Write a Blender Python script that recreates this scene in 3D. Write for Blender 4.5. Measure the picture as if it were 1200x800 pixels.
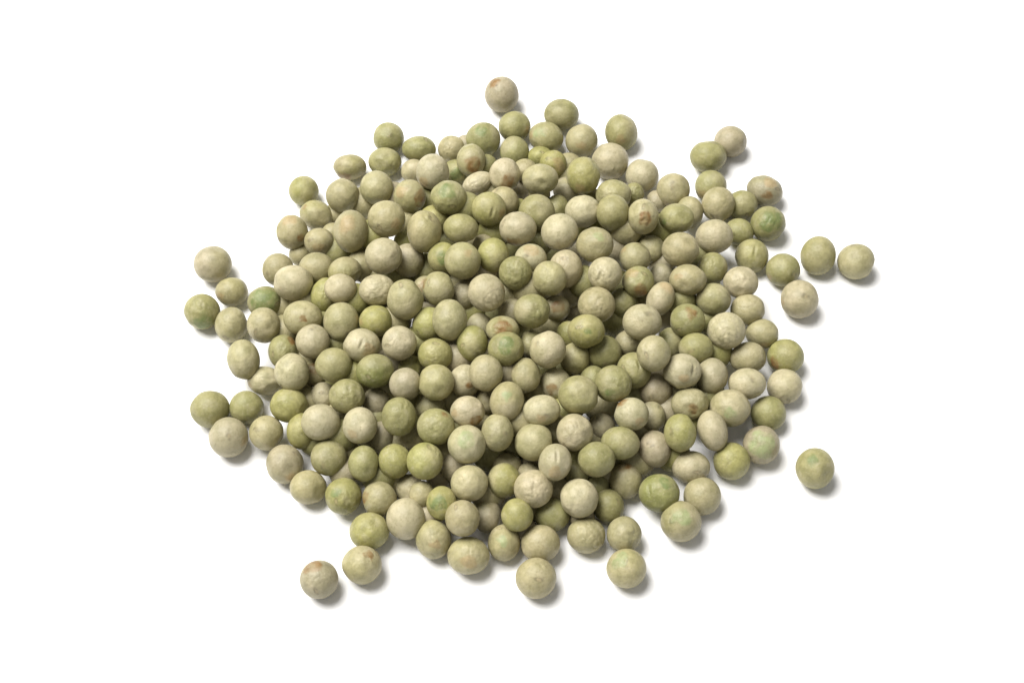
import bpy, math, random
import numpy as np
from mathutils import Vector, Matrix

# ------------------------------------------------------------------ clear
for o in list(bpy.data.objects):
    bpy.data.objects.remove(o, do_unlink=True)
scene = bpy.context.scene
col = scene.collection
rng = np.random.default_rng(11)
random.seed(11)

# ------------------------------------------------------------------ camera
ELEV = math.radians(59.0)          # looking down at the table
DIST = 0.312                       # metres from the camera to the table at the picture's middle
F_PX = 1600.0                      # focal length for a 1200 px wide frame
cam_pos = Vector((0.0, -DIST * math.cos(ELEV), DIST * math.sin(ELEV)))
cd = bpy.data.cameras.new("camera")
cam = bpy.data.objects.new("camera", cd)
col.objects.link(cam)
cam.location = cam_pos
cam.rotation_euler = (math.pi / 2 - ELEV, 0, 0)
cd.sensor_fit = 'HORIZONTAL'
cd.sensor_width = 36.0
cd.lens = 36.0 * F_PX / 1200.0
cd.clip_start = 0.01
cd.clip_end = 50.0
scene.camera = cam

# ------------------------------------------------------------------ light
world = bpy.data.worlds.new("World")
scene.world = world
world.use_nodes = True
bg = world.node_tree.nodes["Background"]
bg.inputs["Color"].default_value = (1.0, 0.985, 0.965, 1)
bg.inputs["Strength"].default_value = 0.28


def softbox(name, loc, target, size_x, size_y, power, colour):
    ld = bpy.data.lights.new(name, 'AREA')
    ld.shape = 'RECTANGLE'
    ld.size = size_x
    ld.size_y = size_y
    ld.energy = power
    ld.color = colour
    lo = bpy.data.objects.new(name, ld)
    lo.location = loc
    d = Vector(target) - Vector(loc)
    lo.rotation_euler = d.to_track_quat('-Z', 'Y').to_euler()
    col.objects.link(lo)
    return lo


softbox("key_softbox", (-0.42, 0.24, 0.96), (0, 0, 0), 0.68, 0.68, 26.0, (1.0, 0.982, 0.955))

vs = scene.view_settings
vs.view_transform = 'Standard'
vs.look = 'None'
vs.exposure = 0.0
vs.gamma = 1.0
vs.use_curve_mapping = False
scene.render.film_transparent = False
try:
    scene.cycles.use_denoising = True
    scene.cycles.max_bounces = 8
    scene.cycles.diffuse_bounces = 5
except Exception:
    pass


# ------------------------------------------------------------------ materials
def new_mat(name):
    m = bpy.data.materials.new(name)
    m.use_nodes = True
    nt = m.node_tree
    return m, nt, nt.nodes["Principled BSDF"]


def pea_material():
    m, nt, b = new_mat("dried_pea_skin")
    N, L = nt.nodes, nt.links
    att = N.new("ShaderNodeAttribute")
    att.attribute_name = "skin"
    att.attribute_type = 'GEOMETRY'
    tc = N.new("ShaderNodeTexCoord")
    inf = N.new("ShaderNodeObjectInfo")
    add = N.new("ShaderNodeVectorMath")
    add.operation = 'ADD'
    mul = N.new("ShaderNodeVectorMath")
    mul.operation = 'SCALE'
    comb = N.new("ShaderNodeCombineXYZ")
    for k in range(3):
        L.new(inf.outputs["Random"], comb.inputs[k])
    L.new(comb.outputs[0], mul.inputs[0])
    mul.inputs["Scale"].default_value = 3.7
    L.new(tc.outputs["Object"], add.inputs[0])
    L.new(mul.outputs[0], add.inputs[1])
    # cloudy mottling of the skin
    n1 = N.new("ShaderNodeTexNoise")
    n1.inputs["Scale"].default_value = 420.0
    n1.inputs["Detail"].default_value = 9.0
    n1.inputs["Roughness"].default_value = 0.62
    L.new(add.outputs[0], n1.inputs["Vector"])
    r1 = N.new("ShaderNodeValToRGB")
    r1.color_ramp.elements[0].position = 0.30
    r1.color_ramp.elements[0].color = (0.74, 0.75, 0.66, 1)
    r1.color_ramp.elements[1].position = 0.72
    r1.color_ramp.elements[1].color = (1.15, 1.13, 1.12, 1)
    L.new(n1.outputs["Fac"], r1.inputs["Fac"])
    mix = N.new("ShaderNodeMix")
    mix.data_type = 'RGBA'
    mix.blend_type = 'MULTIPLY'
    mix.inputs["Factor"].default_value = 1.0
    L.new(att.outputs["Color"], mix.inputs["A"])
    L.new(r1.outputs["Color"], mix.inputs["B"])
    # fine pale flecks
    n2 = N.new("ShaderNodeTexNoise")
    n2.inputs["Scale"].default_value = 1900.0
    n2.inputs["Detail"].default_value = 3.0
    L.new(add.outputs[0], n2.inputs["Vector"])
    r2 = N.new("ShaderNodeMapRange")
    r2.inputs["From Min"].default_value = 0.56
    r2.inputs["From Max"].default_value = 0.80
    r2.inputs["To Max"].default_value = 0.42
    L.new(n2.outputs["Fac"], r2.inputs["Value"])
    mix2 = N.new("ShaderNodeMix")
    mix2.data_type = 'RGBA'
    L.new(r2.outputs["Result"], mix2.inputs["Factor"])
    L.new(mix.outputs["Result"], mix2.inputs["A"])
    mix2.inputs["B"].default_value = (0.44, 0.39, 0.27, 1)
    r3 = N.new("ShaderNodeMapRange")
    r3.inputs["From Min"].default_value = 0.44
    r3.inputs["From Max"].default_value = 0.22
    r3.inputs["To Max"].default_value = 0.45
    L.new(n2.outputs["Fac"], r3.inputs["Value"])
    mix3 = N.new("ShaderNodeMix")
    mix3.data_type = 'RGBA'
    L.new(r3.outputs["Result"], mix3.inputs["Factor"])
    L.new(mix2.outputs["Result"], mix3.inputs["A"])
    mix3.inputs["B"].default_value = (0.17, 0.14, 0.06, 1)
    L.new(mix3.outputs["Result"], b.inputs["Base Color"])
    # fine skin relief
    bump = N.new("ShaderNodeBump")
    bump.inputs["Strength"].default_value = 0.40
    bump.inputs["Distance"].default_value = 0.00044
    n3 = N.new("ShaderNodeTexNoise")
    n3.inputs["Scale"].default_value = 900.0
    n3.inputs["Detail"].default_value = 6.0
    n3.inputs["Roughness"].default_value = 0.65
    L.new(add.outputs[0], n3.inputs["Vector"])
    n4 = N.new("ShaderNodeTexNoise")
    n4.inputs["Scale"].default_value = 3200.0
    n4.inputs["Detail"].default_value = 3.0
    L.new(add.outputs[0], n4.inputs["Vector"])
    n5 = N.new("ShaderNodeMath")
    n5.operation = 'MULTIPLY_ADD'
    L.new(n4.outputs["Fac"], n5.inputs[0])
    n5.inputs[1].default_value = 0.38
    L.new(n3.outputs["Fac"], n5.inputs[2])
    L.new(n5.outputs[0], bump.inputs["Height"])
    L.new(bump.outputs["Normal"], b.inputs["Normal"])
    b.inputs["Roughness"].default_value = 0.46
    b.inputs["Specular IOR Level"].default_value = 0.36
    return m


def sheet_material():
    m, nt, b = new_mat("white_paper")
    N, L = nt.nodes, nt.links
    tc = N.new("ShaderNodeTexCoord")
    n = N.new("ShaderNodeTexNoise")
    n.inputs["Scale"].default_value = 260.0
    n.inputs["Detail"].default_value = 4.0
    L.new(tc.outputs["Object"], n.inputs["Vector"])
    r = N.new("ShaderNodeValToRGB")
    r.color_ramp.elements[0].color = (0.895, 0.897, 0.90, 1)
    r.color_ramp.elements[1].color = (0.915, 0.917, 0.92, 1)
    L.new(n.outputs["Fac"], r.inputs["Fac"])
    L.new(r.outputs["Color"], b.inputs["Base Color"])
    bump = N.new("ShaderNodeBump")
    bump.inputs["Strength"].default_value = 0.05
    bump.inputs["Distance"].default_value = 0.0002
    L.new(n.outputs["Fac"], bump.inputs["Height"])
    L.new(bump.outputs["Normal"], b.inputs["Normal"])
    b.inputs["Roughness"].default_value = 0.85
    b.inputs["Specular IOR Level"].default_value = 0.2
    return m


SKIN = pea_material()
SHEET = sheet_material()

# ------------------------------------------------------------------ white surface
me = bpy.data.meshes.new("white_surface")
S = 1.6
me.from_pydata([(-S, -S, 0), (S, -S, 0), (S, S, 0), (-S, S, 0)], [], [(0, 1, 2, 3)])
me.materials.append(SHEET)
ground = bpy.data.objects.new("white_surface", me)
ground["kind"] = "structure"
ground["label"] = "plain white tabletop under the heap of dried peas"
col.objects.link(ground)

# ------------------------------------------------------------------ the peas
# id  cx cy rx ry tilt  level(2 lies open, 1 part covered, 0 mostly covered)  colour  marks
# colours: B beige, O olive, Y yellow olive, W cream, T tan, G green
# marks at (x right, y up) in radii as seen:  b brown stain, t tan stain, n green stain, d dent, k wrinkles, c crease, h dot, r ridge
DATA = """
1 356 223.5 17.5 17.5 0 2 Y r.3.8
2 410 196 19.5 15 0 1 B b-.4-.7.5
3 451 190 19.5 17 0 2 O d.2.4 k.6-.3
4 455.5 161.5 18 18 0 2 O
5 401.5 229 19.5 20 0 2 B r.2.3
6 441.5 220 19.5 20 0 2 B
7 371 252 20 17 -20 1 B b-.7.5.28
8 342.5 272 18.5 20.5 10 2 B t-.2.7.5 b.5-.4.35
9 411 271 20.5 25 0 2 B t-.3.3.6
10 453 256.5 22 21.5 0 2 B t.5-.3.35 r-.3.5
11 374 283 17.5 16 0 1 B t0-.5.4
12 507 202 19.5 21.5 0 2 W k.5.3.3 t-.6-.5.4
13 485 201 15 14.5 0 0 W
14 480 230 19 19.5 0 1 B b.7-.2.5 t-.6.2.4
15 525.5 231.5 21.5 20 0 2 O n-.1.4.5
16 497.5 271.5 20.5 25 0 2 B k.1.7.3
265 509 257 18 17 0 1 Y
17 540 268 21 17.5 0 2 O
18 534 203 16 16 0 0 O n0-.1.5
19 552 188 17 19.5 0 2 B b.1-.2.7
20 560 215 19 13 25 1 W k-.5.1.5 r0.3
21 491 175 20 15.5 0 1 O r.1.7
22 529 175 16 16 0 1 B k-.4.1.4
23 566 164 20.5 20.5 0 1 O n-.1.5.4
24 588 111 20 21 0 2 T b-.4.7.4 h-.3.5
25 603 148.5 19 18 0 1 O t.8-.2.3
26 603 178 17 18.5 0 1 O
27 658 134.5 20.5 18.5 0 2 O r-.4.6
28 640 161 20.5 18 -15 1 B n-.4.3.4 t-.9.1.3
29 681.5 165 19 19.5 0 2 B t0-.3.3
30 591.5 205 18.5 20 0 2 W b.2-.4.5
31 633 184 15 12.5 0 1 Y r.1.3
32 648 192 16 16 0 1 Y t.5-.1.6
33 633 210 21.5 18 0 2 B d.2-.3
259 615 200 15 14 0 1 B
34 590 237 18 18.5 0 1 B
35 573 245 20.5 20 0 2 Y c.2-.2 t.8-.2.3
36 629 249 21.5 21.5 0 1 O
37 653 243 14 15 0 0 O
38 664 223 16 16 0 0 T
39 683.5 206 20 22 0 2 Y r0.6 t-.2-.7.35
40 715 189 21.5 21.5 0 2 W k.3-.6.4
41 728 155.5 19 21.5 10 2 O t0-.4.3
42 752.5 206 19.5 19.5 0 1 W
43 719 229 21 18.5 0 1 B k-.4.3.7
260 743 227 12 13 0 1 O k0.3.7
44 718 249 19.5 21.5 0 2 O
45 753.5 254 18.5 21 0 2 B b.25-.15.5 k.3-.15.5
46 683 248 21 19 10 2 W k-.5.3.3
47 656 272 22 22 0 2 W
48 695 233 13 12 0 0 O
49 697 287 22 21 0 2 B n.2.5.3 d.1-.2
50 789 223 19.5 20 0 2 B t-.3-.8.3
51 792.5 256 20.5 17.5 0 2 O n-.7-.2.25
52 808 249 16 19 0 1 B
53 833 218.5 18.5 19 0 1 O t-.6-.5.35
54 841.5 239.5 19.5 20.5 0 2 B c-.3-.8
55 869.5 240 18 17 0 1 O r.3.1
56 896 223.5 21.5 17.5 -20 1 T b.1-.3.35 t.3.6.45
57 900 262 20.5 20.5 0 2 O n.2.1.7 k.1.2.35
58 837 277 22 20 0 2 W r-.3.6
59 866 272 17.5 16 -20 1 O
60 830 184 21.5 18.5 0 2 O d.3.4
61 856 166 19 18.5 0 2 T
62 249.5 309.5 22 21.5 0 2 T
63 271.5 342 19 17 0 2 B t-.8-.3.4
64 237 365 21 21 0 2 O k-.2.4.5 n.1-.7.6
65 326 316 18.5 19.5 0 1 B
66 344 331.5 23 21 0 2 W
67 310.5 354 20.5 19 0 1 O n-.15.1.95
68 309 381 19.5 21 0 2 B d.4-.1
69 271 380.5 19 21 0 2 B r.1.8
70 285.5 421.5 19 24 10 2 B r-.3.6
71 332 412 17.5 20 0 1 O b.6.7.4 k0.1.4
72 355 372.5 23 20.5 0 2 B b.0-.05.22 k.5-.1.4
73 371 314 20.5 18.5 0 1 B
76 404 318 20 17 20 1 B k.3-.2.4
261 422 312 17 18 0 0 B
77 399 338 19 17.5 0 2 W
78 381 346 17 21 -15 1 Y k0.2.4
79 449.5 300 22 21.5 0 2 W r.2.5
80 442 340 21.5 18.5 0 2 W k0.1.9
81 475 351 21.5 24 0 2 B r-.2.6
82 478 305 19 20 0 0 T
83 474 284 13 14 0 0 Y
86 542 305.5 21.5 22 0 2 B t.3.4.25
87 519 302 18 18.5 0 1 Y n.0.0.5
88 578 299 18.5 20.5 0 1 Y
89 567 288 13.5 14 0 0 W
90 570 343 22 22.5 0 2 W t.9.3.25 r.5-.5 k.4-.5.5
91 604 320 19.5 20 0 2 O k0.1.95
92 622 303 19 17.5 0 1 W t.0.6.5
93 607 268 22 20 0 2 W b-.2-.8.4
95 663 315 20 22.5 0 1 W k-.2.5.4
96 644 326 20 20.5 0 2 B r-.7.1
98 709 321.5 20 20.5 0 2 W k-.3-.2.7 c-.3-.1
99 744 302 18.5 18 0 1 B t-.7.5.3
100 763 292 16 16.5 0 0 B
101 748 330 19 18.5 0 1 O b.2-.6.6 t-.4.6.5
102 797.5 292.5 22 20.5 0 2 B d.4.4
103 776 323 14.5 15 0 0 T
104 806 328 22 18.5 0 2 B t-.5.2.3 d-.2-.4 r0-.6
105 774 350 16 21 -25 1 W t.3.7.55
106 835 314 17.5 18.5 0 1 O k-.4.4.5
107 881 300 19.5 20 10 2 Y c.2.3
108 868 331 20.5 19 0 2 W k-.1.5.6
109 917.5 316.5 20 19.5 0 2 O t-.8-.4.25
110 958.5 299.5 20.5 23 -10 2 O
111 1003 306.5 21.5 21 0 2 B r.2-.7
112 937 350.5 22 22.5 0 2 W t-.9-.1.2
113 836 351 20.5 19.5 0 1 O
114 876 363 20 18.5 0 1 B r-.1.7
115 851 387.5 22.5 22 0 2 W k-.2.1.9
116 893 391 19 17.5 0 1 B t.1-.8.35
117 806 375.5 20.5 20 0 2 O b.3.5.45 k.5.4.3
118 752.5 377.5 23 21.5 0 2 W
119 730 355 17.5 18 0 0 O
120 699 357 22 21 0 1 B k.2.0.4
121 687 388 22 20 0 2 Y n.1.0.22 r.3-.7
262 667 391 15 15 0 0 Y
122 623.5 364.5 21.5 20.5 0 2 O d.3.1 k.3.0.5
123 652 361 16 15.5 0 0 T b.1.2.6
124 600 366 15.5 17 -30 0 W
125 589 387 20 17 0 1 B b.0.3.75 k-.4.1.4
127 562 382 15 15.5 0 0 W
128 527 375 20.5 24.5 0 2 B r-.1.7
129 502 380 19 20.5 0 1 Y
130 514 338.5 19 20.5 0 1 B b-.95.3.3
131 498 338 14.5 15 0 0 T b0.1.7
132 544 346 16 17 0 0 T
133 440.5 376 20 18.5 0 1 Y t-.9.0.25
134 400 377.5 21 23.5 0 1 B t.9.2.22
135 366.5 400 20 20.5 0 2 W
136 424 404.5 22 20 0 2 W t.4-.3.4 c.0.1 k.4.0.35
137 468 402 20.5 20.5 0 2 W k-.4.3.3
139 553.5 402 18.5 21 0 1 Y k.4-.4.3
174 642 409.5 21.5 22 0 2 W
263 623 404 15 17.5 0 0 B
175 593 409 21.5 20.5 0 2 O n-.1.25.6
176 674 420 18 19 0 0 B
177 651 450 18.5 18.5 0 0 W b-.3-.3.4
178 677 462.5 23.5 23 0 2 O d.0.4 d-.2-.1
179 695 445 16 17 0 0 O
173 616 440 17.5 21 0 1 B
165 569.5 437 20 22 0 2 B
164 545 446 18.5 19.5 0 1 W b.3-.3.3
162 511.5 448 21 21.5 0 2 B d-.2.4 d.2-.5
160 510 415.5 20.5 19.5 0 1 Y k-.2-.2.4
161 481 431 14.5 15.5 0 0 Y
163 475 450 19 19.5 0 2 T
157 439.5 434.5 22.5 20 10 2 G d.7-.1
158 441 471 16 17.5 0 0 T
154 391 427.5 22 20.5 0 2 O
155 370 437 15 16 0 0 B b-.3.4.6
142 342 436 20.5 22.5 0 2 W k-.5.3.5
143 310.5 446 20.5 17 -10 1 W t-.9-.3.3 d.3.2
144 246 479.5 23 22 0 2 O
145 289 477 20 19.5 0 2 O
146 338.5 474.5 22 20.5 0 1 Y r-.2-.4 d-.5-.2
147 268 512 23 23.5 0 2 T t.8-.2.25
148 312 507 20 20.5 0 2 B
150 353 505 17 21.5 0 1 Y h.0-.1
151 376 494.5 23 21.5 0 2 W
152 379 464 15 16.5 0 0 W
153 406.5 464 21.5 20.5 0 2 O k.5-.2.8
213 422 498.5 20.5 22 0 2 W t-.4-.5.35
166 467.5 488 20.5 23 0 2 O k.3.6.3
167 504 476 18.5 17.5 0 0 B
168 511 499.5 22.5 21.5 0 2 O k-.2.2.6 b.5.6.25
169 548 482 20.5 18.5 0 2 W t-.8-.1.3 b.6-.6.45
170 547 520.5 22.5 23 0 2 W n-.1.25.55
171 594 470 20 23.5 -15 2 B n.0.3.3
264 572 470 14 16 0 0 B
172 583 507 19 22 0 2 B
180 634.5 481 22.5 18.5 10 2 W t.0-.5.3
181 625 518 22 22 0 2 B
182 673.5 506.5 21.5 22 0 2 W k.0.1.7 d-.2-.4
186 708 413 20.5 20.5 0 0 O
187 736 402 16 15.5 0 0 T
188 743 434 20.5 21.5 0 1 O c.3.3
189 718.5 449.5 22 22 0 2 O n-.2-.5.3 k.5.0.4
190 766 414 20 21.5 0 2 B k-.6.4.3
191 786 402 16.5 18.5 0 0 O
192 815.5 408 20.5 18.5 0 1 O
193 799.5 435 22.5 21 0 2 W t.1-.4.3 c.6.1 d.6-.1
194 768 457 19.5 20.5 0 0 T
195 740 485 20.5 19.5 0 2 W b-.6.7.45 t.5-.4.35 k-.3.2.4
196 764 489 16 19 0 0 T
197 727 519 23 19.5 -10 2 O
198 767 526 19.5 22 0 1 T
199 705 500 16 16 0 0 T
200 797 507 19 22.5 0 2 Y
201 808.5 473 22 19 0 1 O b.2-.3.35 k.3-.3.3
202 876 419 21 18.5 10 1 B
203 920.5 417.5 21.5 20.5 0 2 Y b-.6-.4.4
204 834 440.5 19 21.5 0 1 T
205 875.5 449.5 22 18.5 0 2 W
206 919.5 452.5 20.5 20.5 0 2 W r.4.5
207 855.5 478 24 22 0 2 B n.0-.2.35 c-.2.8
208 900.5 484 20.5 20.5 0 2 O
209 835 504.5 17.5 24.5 15 2 W
210 892 521 21.5 22.5 0 2 T n.0.1.85
211 857.5 540 21.5 22 0 2 Y r.3-.5
212 809.5 547 22.5 19 0 1 W r.1.7 r.4-.2
214 385.5 536 21.5 21.5 0 1 O
215 426 543 18 21.5 0 2 O
149 334 543.5 22 23 0 2 T t.3-.7.35
221 361 570.5 21.5 20 0 2 B
222 402.5 581 21.5 21.5 0 2 Y n-.4.2.35 k.3-.3.5
223 445 584 20 21 10 1 B b-.9.0.4
217 462.5 540 19.5 20.5 0 1 Y k-.3.5.4
218 498 540 21.5 22 0 2 Y k.6.5.3
216 447 512 14.5 19 0 0 T
219 484 512 15 16 0 0 B
220 531 547 14.5 18 0 0 W
224 480 573 16.5 18 0 0 W k.4.0.5
225 494 579 15 16 0 0 B
226 475.5 607.5 23 24.5 0 2 W
227 518 589 18.5 20 0 1 Y n-.4.0.6
228 550 566 22 21.5 0 2 W k-.6.1.3
229 542 607 20.5 21.5 0 2 B r.6.1
230 571 604 17 20 0 0 T
231 508 631.5 21 23 0 2 B t.1-.3.3 k.3.1.3
232 549 650.5 25 22 0 2 B t.0-.4.5 k.3.2.3
233 590.5 635.5 19 21.5 0 2 B n-.1.2.4
234 606 603 19 19.5 0 1 Y
235 647 603 21 20 0 0 O
236 633.5 636.5 23 22 0 2 B
237 625 572.5 23 22.5 0 2 W k.1-.1.8 d.0.0
238 620 556 15 15 0 0 W
239 650.5 541.5 19.5 22 -15 2 W c.1.3 t-.1-.6.45
240 591 562.5 19.5 20.5 0 1 Y
241 594 545 18 15.5 0 0 B
242 699 538 22 21 0 2 O
243 679 583.5 22.5 23 0 2 W d.05.35 k-.3-.4.4
244 733 563 19.5 21.5 0 0 B b.0.8.5
245 713 593 18.5 20.5 0 0 O
246 675 554 16 16 0 0 O
247 772.5 577.5 24 22.5 0 2 G n.2.6.4 c-.5.1
249 823 581 22 22.5 0 2 B
250 798 610.5 24 24 0 2 B n.0.2.5
251 955 548.5 22.5 24 0 2 O n-.1.4.4
252 687 627 22.5 21 0 2 B k.4.0.8
253 731.5 625.5 20.5 21 0 2 B k.4-.1.5
254 734 665.5 23.5 23 0 2 B n-.3.4.5
255 628 677 24 24 0 2 B k.4.6.25
256 374 678.5 22.5 22.5 0 2 T b-.3.8.55
257 424 661.5 23.5 22.5 0 2 B b.4.5.3 k.2.2.3
258 433 622 23.5 22 0 2 Y d.2.5 d-.3.0 k.2.4.4
"""

LANDMARK = {   # id: (label, short name used by the peas round it)
45: ("upright beige pea with a crusty brown scar on its face", "crusty brown-scarred pea"),
64: ("wrinkled olive pea with a dark green underside at the heap's left tip", "green-bottomed olive pea"),
67: ("deep green pea with an olive rim near the heap's left edge", "deep green pea"),
57: ("olive pea with a crackled green flank at the heap's right edge", "crackled green-flanked pea"),
24: ("brown-capped tan pea lying loose behind the heap, farthest back of all", "brown-capped rearmost pea"),
239: ("tilted cream pea with a short groove above a tan blotch", "grooved cream pea"),
237: ("broad dimpled cream pea, palest of all near the heap's front", "broad dimpled cream pea"),
170: ("large cream pea with a mint green patch across its face", "mint-patched cream pea"),
153: ("olive pea with deeply crinkled skin on its right half", "half-crinkled olive pea"),
98: ("round cream pea with a puckered knot in its middle", "knotted cream pea"),
207: ("broad beige pea with a dark nick on top and green blush", "nicked beige pea"),
210: ("pale tan pea washed with pastel green at the heap's right front", "pastel green pea"),
250: ("large beige pea with a soft green band beside the glossy green pea", "green-banded front pea"),
247: ("glossy green pea with a crease on its left side", "glossy green pea"),
175: ("round olive pea with a green stripe under a brown scabby pea", "green-striped olive pea"),
125: ("scabby brown-topped pea tucked behind the green-striped olive pea", "scabby brown-topped pea"),
195: ("cream pea with a brown upper left edge and a tan dot", "brown-edged cream pea"),
121: ("broad yellow-green pea with a tiny mint dot", "mint-dotted yellow pea"),
157: ("smooth oval green pea in the left half of the heap", "smooth oval green pea"),
80: ("pale pea with a dented puckered skin all over", "puckered pale pea"),
117: ("olive pea with a brown scar at its upper right", "scar-topped olive pea"),
101: ("olive pea stained brown along its lower side", "brown-stained olive pea"),
72: ("broad beige pea with a small brown mark at its centre", "brown-centred pea"),
15: ("grey olive pea with a pale green streak on top", "green-streaked olive pea"),
19: ("beige pea with a wide brown belly near the heap's back", "brown-bellied pea"),
20: ("shrunken cream pea shaped like a small barrel", "barrel-shaped cream pea"),
91: ("olive pea with fine wrinkles over its whole skin", "finely wrinkled olive pea"),
222: ("yellowish pea with a green patch at the heap's lower left edge", "green-patched yellow pea"),
227: ("yellow-olive pea blotched bright green, wedged behind two beige peas", "bright green-blotched pea"),
1: ("squarish yellow-green pea at the heap's upper left corner", "squarish yellow-green pea"),
258: ("dented yellow-olive pea poking out of the heap's lower left edge", "dented yellow-olive pea"),
232: ("widest beige pea at the heap's front rim", "widest front-rim pea"),
62: ("smooth grey tan pea lying just off the heap's left side", "smooth grey tan pea"),
251: ("olive pea with a faint green stripe lying alone off the heap's lower right", "lone green-striped pea"),
111: ("beige pea lying farthest right of all, touching a loose olive pea", "rightmost beige pea"),
110: ("loose oval olive pea touching the rightmost beige pea", "loose oval olive pea"),
112: ("cream egg-shaped pea half out of the heap's right side", "egg-shaped cream pea"),
56: ("tilted tan pea mottled with brown at the heap's upper right", "mottled tilted tan pea"),
60: ("olive pea with a dent on top, leaning before a tan pea", "dent-topped olive pea"),
61: ("smooth tan pea partly behind the dent-topped olive pea", "smooth rear tan pea"),
256: ("tan pea with a brown cap lying loose in front, leftmost there", "brown-capped front pea"),
257: ("beige pea with a dark brown spot beside the brown-capped front pea", "dark-spotted beige pea"),
254: ("beige pea with a green cap, frontmost on the right", "green-capped front pea"),
255: ("large plain beige pea sticking out of the heap's front edge", "frontmost beige pea"),
209: ("cream pea narrowing downward like a tooth", "tooth-shaped cream pea"),
147: ("large tan pea with a small rusty spot at lower left edge", "rust-spotted large tan pea"),
144: ("plain olive pea at the outer left beside a smaller olive pea", "outer plain olive pea"),
}


# ---- read the table
def floats(s):
    """'-.4-.7.5' -> [-0.4, -0.7, 0.5]"""
    out, cur = [], ''
    for ch in s:
        if ch == '-' and cur:
            out.append(cur); cur = '-'
        elif ch == '.' and cur and ('.' in cur or cur == '0'):
            out.append(cur); cur = '.'
        else:
            cur += ch
    if cur:
        out.append(cur)
    return [float(v) for v in out]


peas = []
for ln in DATA.strip().splitlines():
    f = ln.split()
    p = dict(id=int(f[0]), cx=float(f[1]), cy=float(f[2]), rx=float(f[3]), ry=float(f[4]), ang=math.radians(float(f[5])),
             lvl=int(f[6]), c=f[7], marks=[])
    for mk in f[8:]:
        v = floats(mk[1:])
        p['marks'].append((mk[0], v))
    peas.append(p)
N_P = len(peas)

# ---- where each pea lies: on the line of sight the photograph gives, resting on the table or on the peas below it
Rm = np.array(cam.rotation_euler.to_matrix())
C0 = np.array(cam_pos)
cx = np.array([p['cx'] for p in peas]); cy = np.array([p['cy'] for p in peas])
rpx = np.sqrt(np.array([p['rx'] * p['ry'] for p in peas]))
lvl = np.array([p['lvl'] for p in peas])
dl = np.stack([(cx - 600) / F_PX, -(cy - 400) / F_PX, -np.ones(N_P)], 1)
dlen = np.linalg.norm(dl, axis=1)
dirs = (dl / dlen[:, None]) @ Rm.T


def heap_height(x, y):
    u = (x + 0.001) / 0.062
    v = (y - 0.001) / 0.051
    q = np.clip(1 - (u * u + v * v), 0, None)
    return 0.0125 * q ** 0.65


def pos(t):
    return C0 + dirs * t[:, None]


def radius(t):
    return rpx / F_PX * t / dlen


t_ground = np.full(N_P, 0.4)
for _ in range(20):
    R = radius(t_ground)
    t_ground = (R * 0.985 - C0[2]) / dirs[:, 2]
t_goal = t_ground.copy()
drop = np.where(lvl == 2, 0.0, np.where(lvl == 1, 0.0020, 0.0056))
for _ in range(40):
    P = pos(t_goal)
    R = radius(t_goal)
    z = np.maximum(R * 0.985, R + heap_height(P[:, 0], P[:, 1]) - drop)
    t_goal = 0.5 * t_goal + 0.5 * (z - C0[2]) / dirs[:, 2]
t = np.minimum(t_goal, t_ground)
order_key = lvl * 26 + cy
pairs = []
for i in range(N_P):
    for j in range(N_P):
        if i == j or order_key[i] <= order_key[j]:
            continue
        d = math.hypot(cx[i] - cx[j], cy[i] - cy[j])
        if d < 0.90 * (rpx[i] + rpx[j]):
            pairs.append((i, j, d))            # i in front of j
pi = np.array([a for a, b, c in pairs]); pj = np.array([b for a, b, c in pairs]); pd = np.array([c for a, b, c in pairs])


def need(t):
    R = radius(t)
    s = 0.90 * (R[pi] + R[pj])
    lat = pd / F_PX * 0.5 * (t[pi] + t[pj])
    return np.sqrt(np.clip(s * s - lat * lat, 0, None))


for it in range(900):
    viol = need(t) - (t[pj] - t[pi])
    bad = viol > 0
    dt = np.zeros(N_P); cnt = np.zeros(N_P)
    np.add.at(dt, pi[bad], -0.5 * viol[bad]); np.add.at(cnt, pi[bad], 1)
    np.add.at(dt, pj[bad], 0.5 * viol[bad]); np.add.at(cnt, pj[bad], 1)
    t = t + dt / np.maximum(cnt, 1) * 0.9
    if it < 600:
        t = t + 0.03 * (t_goal - t)
    t = np.minimum(t, t_ground)
for k in np.argsort(order_key):                # a last strict pass, from the covered peas to the open ones
    sel = pi == k
    t[k] = min(max(t[k], t_goal[k]), t_ground[k])
    for _ in range(4):
        if sel.any():
            t[k] = min(t[k], (t[pj] - need(t))[sel].min() + 0.0003)
P = pos(t); R = radius(t)
print("peas", N_P, "z mm: mean %.1f max %.1f" % (P[:, 2].mean() * 1000, P[:, 2].max() * 1000),
      "on table", int((t > t_ground - 2e-4).sum()))

# ---- unit sphere
import bmesh
BALL = {}
for sub in (4, 5):
    bm = bmesh.new()
    bmesh.ops.create_icosphere(bm, subdivisions=sub, radius=1.0)
    BV = np.array([v.co[:] for v in bm.verts])
    BF = np.array([[v.index for v in f.verts] for f in bm.faces])
    bm.free()
    BALL[sub] = (BV / np.linalg.norm(BV, axis=1)[:, None], BF)
bm = bmesh.new()
bmesh.ops.create_icosphere(bm, subdivisions=3, radius=1.0)
LV = np.array([v.co[:] for v in bm.verts]); LF = np.array([[v.index for v in f.verts] for f in bm.faces])
bm.free()


def waves(v, k, n, rg):
    """a smooth random field on the sphere, about -1 to 1"""
    s = np.zeros(len(v))
    for _ in range(n):
        d = rg.normal(size=3)
        d *= k * rg.uniform(0.6, 1.4) / np.linalg.norm(d)
        s += np.sin(v @ d + rg.uniform(0, 6.28))
    return s / math.sqrt(n / 2.0) / 1.6


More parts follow.
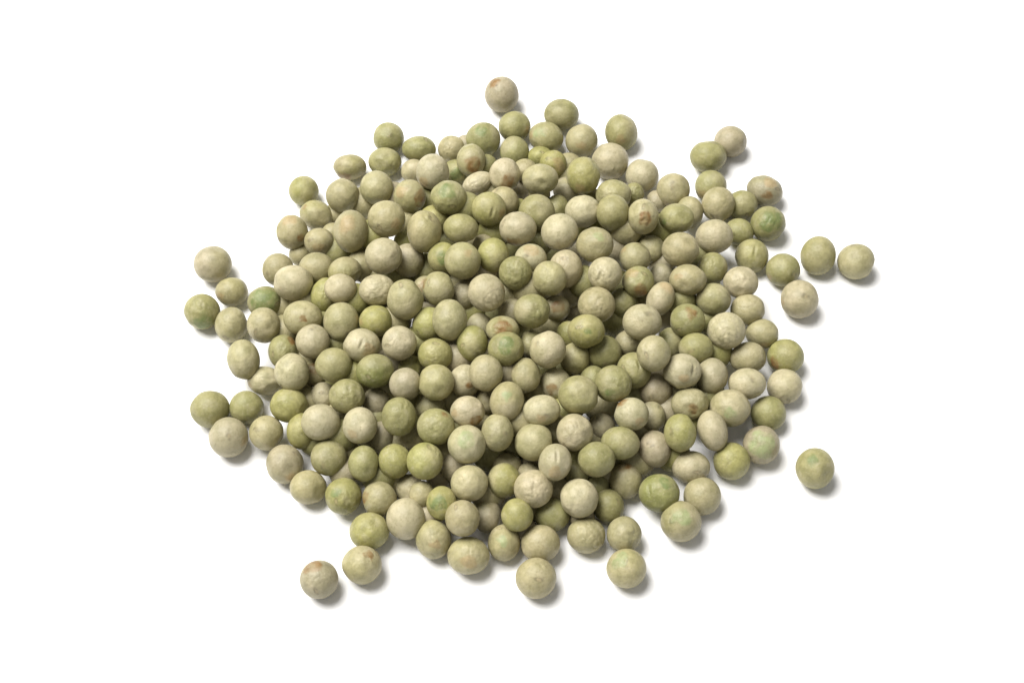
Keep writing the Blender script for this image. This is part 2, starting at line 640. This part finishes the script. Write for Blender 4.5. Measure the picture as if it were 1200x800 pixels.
def on_face(x, y):
    q = x * x + y * y
    if q > 0.9:
        k = math.sqrt(0.9 / q); x *= k; y *= k; q = 0.9
    return np.array([x, y, math.sqrt(1 - q)])


def smooth(a, b, x):
    u = np.clip((x - a) / (b - a), 0, 1)
    return u * u * (3 - 2 * u)


PAL = {'B': (0.343, 0.311, 0.176), 'O': (0.270, 0.258, 0.116), 'Y': (0.300, 0.287, 0.110),
       'W': (0.420, 0.379, 0.248), 'T': (0.335, 0.298, 0.200), 'G': (0.206, 0.213, 0.070)}
PAL = {k: np.array(v) for k, v in PAL.items()}
BROWN = np.array((0.215, 0.125, 0.045)); TAN = np.array((0.365, 0.262, 0.135))
GREEN = np.array((0.152, 0.190, 0.066)); MINT = np.array((0.285, 0.322, 0.160))


def build_skin(p, UV):
    rg = np.random.default_rng(1000 + p['id'])
    v = UV
    r = 1.0 + 0.018 * waves(v, 1.6, 5, rg) + 0.012 * waves(v, 3.6, 7, rg) + 0.0045 * waves(v, 9, 10, rg)
    base = PAL[p['c']] * rg.uniform(0.93, 1.07) * (1 + rg.uniform(-0.015, 0.015, 3))
    other = PAL['Y'] if p['c'] in 'BWT' else PAL['B']
    w = smooth(0.0, 0.9, waves(v, 1.5, 5, rg))[:, None] * (rg.uniform(0.05, 0.25) if p['c'] == 'W' else rg.uniform(0.10, 0.5))
    c = base * (1 - w) + other * w
    pale = smooth(0.2, 1.0, waves(v, 2.2, 6, rg))[:, None] * rg.uniform(0.1, 0.45)
    c = c * (1 - pale) + PAL['W'] * pale * np.array([1.0, 0.99, 1.02])
    c = c * (1 + 0.05 * waves(v, 14, 14, rg))[:, None]
    # each pea was pressed against its neighbours in the pod: a few flattened sides
    for _ in range(rg.integers(1, 5)):
        d = rg.normal(size=3); d /= np.linalg.norm(d)
        cut = rg.uniform(0.90, 0.965)
        q = v @ d
        lim = cut / np.maximum(q, 0.3)
        over = np.maximum(r - lim, 0)
        r = r - over * smooth(0.3, 0.6, q) * 0.75
    # shallow random hollows
    for _ in range(rg.integers(1, 5)):
        d = rg.normal(size=3); d /= np.linalg.norm(d)
        r = r - rg.uniform(0.012, 0.045) * np.exp((v @ d - 1) / rg.uniform(0.010, 0.05))
    # a patch of faintly shrivelled skin
    if rg.random() < 0.4:
        d = rg.normal(size=3); d /= np.linalg.norm(d)
        m = smooth(0.25, 0.85, v @ d + 0.2 * waves(v, 4, 6, rg))
        f1 = np.abs(waves(v * np.array([1, 1.6, 0.8]), 8, 9, rg))
        r = r - m * 0.030 * (0.35 - np.minimum(f1, 0.6))
        c = c * (1 - 0.12 * m * (1 - np.minimum(f1 * 3.5, 1)))[:, None]
    # scuffed, paler spots where the skin has rubbed
    sc = smooth(0.55, 0.95, waves(v, 7, 10, rg) * 0.7 + waves(v, 17, 12, rg) * 0.5)[:, None] * 0.22
    c = c * (1 - sc) + np.array((0.42, 0.38, 0.27)) * sc
    # seed scar: a small pale oval with a darker rim
    d = rg.normal(size=3) + np.array((0, 0, 0.35)); d /= np.linalg.norm(d)
    tt = np.cross(d, rg.normal(size=3)); tt /= np.linalg.norm(tt)
    bb = np.cross(d, tt)
    oval = np.sqrt((v @ tt / 0.19) ** 2 + (v @ bb / 0.085) ** 2) + 9.0 * ((v @ d) < 0)
    rim = np.exp(-((oval - 1) / 0.35) ** 2)
    mid = 1 - smooth(0.5, 1.0, oval)
    c = c * (1 - 0.42 * rim)[:, None]
    c = c * (1 - 0.5 * mid)[:, None] + np.array((0.34, 0.27, 0.16)) * 0.5 * mid[:, None]
    r = r + 0.010 * np.exp(-((oval - 1.25) / 0.4) ** 2) - 0.014 * mid
    # faint skin lines: arcs
    for _ in range(rg.integers(1, 4)):
        d = rg.normal(size=3); d /= np.linalg.norm(d)
        a = rg.normal(size=3); a /= np.linalg.norm(a)
        h = rg.uniform(0.3, 0.8)
        line = np.exp(-((v @ d - h + 0.03 * waves(v, 4, 4, rg)) / 0.022) ** 2) * smooth(-0.1, 0.7, v @ a)
        r = r - 0.013 * line
        c = c * (1 - 0.14 * line)[:, None]
    for kind, a in p['marks']:
        d = on_face(a[0], a[1])
        q = v @ d
        ang = np.arccos(np.clip(q, -1, 1))
        s = a[2] if len(a) > 2 else 0.35
        if kind in 'btn':
            edge = ang + 0.16 * s * waves(v, 4 / s, 8, rg) * 1.6 + 0.10 * s * waves(v, 10 / s, 8, rg)
            m = 1 - smooth(0.65 * s, 1.08 * s, edge)
            if kind == 'b':
                tint, k_ = BROWN, 0.92
                m = m * (0.75 + 0.35 * waves(v, 11, 9, rg))
            elif kind == 't':
                tint, k_ = TAN, 0.55
            else:
                tint, k_ = (GREEN if p['c'] in 'OYG' else MINT), 0.95
                m = m * np.clip(0.80 + 0.30 * waves(v, 12, 9, rg) + 0.15 * waves(v, 24, 9, rg), 0, 1)
            m = np.clip(m * k_, 0, 1)[:, None]
            c = c * (1 - m) + tint * m
            if kind == 'b':
                r = r - 0.012 * m[:, 0] * (0.5 + waves(v, 14, 9, rg))
        elif kind == 'd':
            r = r - 0.060 * np.exp(-(ang / 0.24) ** 2) + 0.012 * np.exp(-((ang - 0.45) / 0.15) ** 2)
            c = c * (1 - 0.10 * np.exp(-(ang / 0.14) ** 2))[:, None]
        elif kind == 'h':
            c = c * (1 - 0.6 * np.exp(-(ang / 0.07) ** 2))[:, None]
            r = r - 0.02 * np.exp(-(ang / 0.08) ** 2)
        elif kind == 'k':
            m = 1 - smooth(0.55 * s * 1.3, 1.15 * s * 1.3, ang)
            f1 = np.abs(waves(v * np.array([1.25, 0.8, 1.0]), 9, 9, rg)); f2 = np.abs(waves(v, 19, 9, rg))
            r = r - m * (0.052 * (0.40 - np.minimum(f1, 0.7)) + 0.036 * (0.40 - np.minimum(f2, 0.7)))
            c = c * (1 - 0.10 * m * (1 - np.minimum(f1 * 3, 1)))[:, None]
        elif kind == 'c':
            tdir = np.array((rg.uniform(-0.35, 0.35), 1.0, 0.0)); tdir -= d * (tdir @ d); tdir /= np.linalg.norm(tdir)
            ndir = np.cross(d, tdir)
            u1 = v @ tdir; u2 = v @ ndir
            g = np.exp(-(u2 / 0.075) ** 2) * np.exp(-(u1 / 0.30) ** 4) * (q > 0)
            r = r - 0.075 * g + 0.02 * np.exp(-((np.abs(u2) - 0.16) / 0.07) ** 2) * np.exp(-(u1 / 0.32) ** 4) * (q > 0)
            c = c * (1 - 0.15 * g)[:, None]
        elif kind == 'r':
            for h, amp in ((0.80, 0.016), (0.67, 0.012)):
                g = np.exp(-((q - h + 0.025 * waves(v, 3, 4, rg)) / 0.03) ** 2)
                gate = smooth(-0.4, 0.5, waves(v, 1.5, 3, rg))
                r = r - amp * g * gate
                c = c * (1 - 0.08 * g * gate)[:, None]
    return r, np.clip(c, 0.02, 0.85)


def make_mesh(name, verts, faces, cols, mat):
    me = bpy.data.meshes.new(name)
    nf = len(faces)
    me.vertices.add(len(verts))
    me.vertices.foreach_set("co", verts.astype(np.float32).ravel())
    me.loops.add(nf * 3)
    me.loops.foreach_set("vertex_index", faces.astype(np.int32).ravel())
    me.polygons.add(nf)
    me.polygons.foreach_set("loop_start", np.arange(0, nf * 3, 3, dtype=np.int32))
    me.polygons.foreach_set("use_smooth", np.ones(nf, dtype=bool))
    me.update(calc_edges=True)
    at = me.color_attributes.new("skin", 'FLOAT_COLOR', 'POINT')
    at.data.foreach_set("color", np.hstack([cols, np.ones((len(cols), 1))]).astype(np.float32).ravel())
    me.materials.append(mat)
    return me


# ---- labels
COLNAME = {'B': 'beige', 'O': 'olive', 'Y': 'yellowish olive', 'W': 'cream', 'T': 'tan', 'G': 'green'}
SECT = ["to the right of", "above and right of", "above", "above and left of", "to the left of", "below and left of", "below", "below and right of"]
NUM = ["", "one", "two", "three", "four", "five", "six", "seven", "eight", "nine", "ten"]


def look(p):
    ks = [m for m, _ in p['marks']]
    a = 'half-hidden ' if p['lvl'] == 0 else ('partly covered ' if p['lvl'] == 1 else '')
    big = [m for m, v in p['marks'] if m == 'k' and (len(v) > 2 and v[2] >= 0.5)]
    if big:
        a += 'wrinkled '
    s = a + COLNAME[p['c']] + ' pea'
    if 'b' in ks:
        s = a + 'brown-stained ' + COLNAME[p['c']] + ' pea'
    elif 'n' in ks:
        s = a + 'green-marked ' + COLNAME[p['c']] + ' pea'
    return s


def relation(p, q):
    dx, dy = p['cx'] - q['cx'], q['cy'] - p['cy']
    d = math.hypot(dx, dy) / 41.0
    sec = int(round(math.degrees(math.atan2(dy, dx)) / 45.0)) % 8
    off = abs(math.degrees(math.atan2(dy, dx)) / 45.0 - round(math.degrees(math.atan2(dy, dx)) / 45.0))
    if d < 1.25:
        k = 0
    else:
        k = max(2, int(round(d)))
    return k, sec, d, off


byid = {p['id']: p for p in peas}
LOOKS = {p['id']: look(p) for p in peas}
labels = {i: l for i, (l, s) in LANDMARK.items()}
for p in peas:
    if p['id'] in labels:
        continue
    best = None
    cands = sorted(LANDMARK, key=lambda i: math.hypot(p['cx'] - byid[i]['cx'], p['cy'] - byid[i]['cy']))[:9]
    for rank, i in enumerate(cands):
        k, sec, d, off = relation(p, byid[i])
        same = [o['id'] for o in peas if o is not p and o['id'] not in LANDMARK and LOOKS[o['id']] == LOOKS[p['id']]
                and relation(o, byid[i])[:2] == (k, sec)]
        dist_txt = "touching and" if k == 0 else "%s pea-widths" % NUM[min(k, 10)]
        txt = "%s %s %s the %s" % (LOOKS[p['id']], "just" if k == 0 else "about " + dist_txt, SECT[sec], LANDMARK[i][1])
        if same or len(txt.split()) > 16 or txt in labels.values():
            continue
        score = d + 2.2 * off
        if best is None or score < best[0]:
            best = (score, txt)
    if best is None:
        i = cands[0]
        k, sec, d, off = relation(p, byid[i])
        best = (0, "%s about %.1f pea-widths %s the %s" % (LOOKS[p['id']], d, SECT[sec], LANDMARK[i][1]))
        print("FALLBACK", p['id'], best[1])
    labels[p['id']] = best[1]

# ---- build the peas
LOOSE = {24, 62, 110, 111, 251, 254, 255, 256, 257, 60, 61, 112, 56}
n_tris = 0
for k, p in enumerate(peas):
    fine = p['lvl'] > 0 and any(m in 'kbcdnr' for m, _ in p['marks'])
    UV, UF = BALL[5 if fine else 4]
    r, c = build_skin(p, UV)
    n_tris += len(UF)
    view = -dirs[k]                              # towards the camera
    right = np.cross(np.array(Rm[:, 1]), view); right /= np.linalg.norm(right)
    up = np.cross(view, right)
    ca, sa = math.cos(p['ang']), math.sin(p['ang'])
    e1 = right * ca + up * sa
    e2 = -right * sa + up * ca
    s = t[k] / F_PX / dlen[k]
    rg = np.random.default_rng(77 + p['id'])
    # marks are given in the upright frame: turn the unit sphere by the tilt first
    rot2 = np.array([[ca, sa, 0], [-sa, ca, 0], [0, 0, 1.0]])
    vv = (UV * r[:, None]) @ rot2.T
    ax = np.array([p['rx'] * s, p['ry'] * s, math.sqrt(p['rx'] * p['ry']) * s * rg.uniform(0.93, 1.03)])
    co = vv * ax
    # keep the outline at the measured size
    co[:, 0] *= 2 * ax[0] / (co[:, 0].max() - co[:, 0].min())
    co[:, 1] *= 2 * ax[1] / (co[:, 1].max() - co[:, 1].min())
    co[:, 0] -= 0.5 * (co[:, 0].max() + co[:, 0].min())
    co[:, 1] -= 0.5 * (co[:, 1].max() + co[:, 1].min())
    M3 = np.stack([e1, e2, view], 1)
    low = (co @ M3.T)[:, 2].min()
    loc = P[k].copy()
    if loc[2] + low < 0 or t[k] > t_ground[k] - 6e-4:
        loc = C0 + dirs[k] * ((-low + 0.00002 - C0[2]) / dirs[k][2])
    me = make_mesh("dried_pea", co, UF, c, SKIN)
    o = bpy.data.objects.new("dried_pea", me)
    M = Matrix.Identity(4)
    for a in range(3):
        for b in range(3):
            M[a][b] = M3[a][b]
        M[a][3] = loc[a]
    o.matrix_world = M
    o["label"] = labels[p['id']]
    o["category"] = "pea"
    o["group"] = "loose dried peas lying round the heap" if p['id'] in LOOSE else "dried peas of the heap"
    col.objects.link(o)
    P[k] = loc

# ---- the heap's covered inside: peas that only show as dark glimpses between the others
core_v, core_f, core_c = [], [], []
nv = 0
n_core = 0
rr = 0.0039
gx, gy = np.meshgrid(np.arange(230, 960, 2.0), np.arange(110, 690, 2.0))
cover = np.zeros(gx.shape, bool)
inside = np.zeros(gx.shape, int)
for p in peas:
    ca, sa = math.cos(p['ang']), math.sin(p['ang'])
    ex, ey = gx - p['cx'], -(gy - p['cy'])
    e_1, e_2 = (ex * ca + ey * sa) / p['rx'], (-ex * sa + ey * ca) / p['ry']
    cover |= (e_1 ** 2 + e_2 ** 2) < 0.97
u = (gx - 585) / 262.0
w = (gy - 392) / 232.0
zone = (u * u + w * w) < 1.0
for dx_, dy_ in ((1, 0), (-1, 0), (0, 1), (0, -1), (1, 1), (-1, 1), (1, -1), (-1, -1)):
    seen = np.zeros(gx.shape, bool)
    for st in range(3, 14 if dx_ and dy_ else 18):
        seen |= np.roll(np.roll(cover, -dy_ * st, 0), -dx_ * st, 1)
    zone &= seen
t_all = list(t); x_all = list(cx); y_all = list(cy); r_all = list(rpx)
tried = np.zeros(gx.shape, bool)
for n in range(400):
    free = zone & ~cover & ~tried
    if not free.any():
        break
    # the free pixel lying deepest inside its gap
    fy, fx = np.nonzero(free)
    f2 = free.astype(float)
    acc = f2.copy()
    for sh in (1, 2, 3):
        acc += np.roll(f2, sh, 0) + np.roll(f2, -sh, 0) + np.roll(f2, sh, 1) + np.roll(f2, -sh, 1)
    k = np.argmax(acc[fy, fx])
    iy, ix = fy[k], fx[k]
    px, py = gx[iy, ix], gy[iy, ix]
    tried |= np.hypot(gx - px, gy - py) < 5
    dd = np.array([(px - 600) / F_PX, -(py - 400) / F_PX, -1.0])
    ln_ = np.linalg.norm(dd)
    dd = Rm @ (dd / ln_)
    fits = False
    for rr in (0.0039, 0.0033, 0.0027):
        tg = (rr - C0[2]) / dd[2]
        rp = rr * F_PX * ln_ / tg
        near = np.hypot(np.array(x_all) - px, np.array(y_all) - py) < 0.90 * (np.array(r_all) + rp)
        tn = np.array(t_all)[near]
        tq = min(tg, tn.max() + 0.0026) if len(tn) else tg
        if not len(tn) or tq >= tn.max() + 0.0010:      # never in front of a pea that the photograph shows
            fits = True
            break
    if not fits:
        continue
    q = C0 + dd * tq
    cover |= np.hypot(gx - px, gy - py) < rp * 0.97
    t_all.append(tq); x_all.append(px); y_all.append(py); r_all.append(rp)
    rg = np.random.default_rng(50000 + n)
    vv = LV * (1 + 0.02 * waves(LV, 2.0, 5, rg))[:, None] * rr * np.array([1, rg.uniform(.94, 1.04), rg.uniform(.92, 1.0)])
    core_v.append(vv + q); core_f.append(LF + nv); nv += len(LV)
    core_c.append(np.repeat((PAL[rg.choice(list('BOYBT'))] * rg.uniform(.9, 1.05))[None], len(LV), 0))
    n_core += 1
if core_v:
    me = make_mesh("peas_inside_heap", np.vstack(core_v), np.vstack(core_f), np.vstack(core_c), SKIN)
    o = bpy.data.objects.new("peas_inside_heap", me)
    o["kind"] = "stuff"
    o["label"] = "covered dried peas glimpsed through gaps deep in the heap"
    col.objects.link(o)
print("core peas", n_core, "tris", n_tris + len(LF) * n_core)
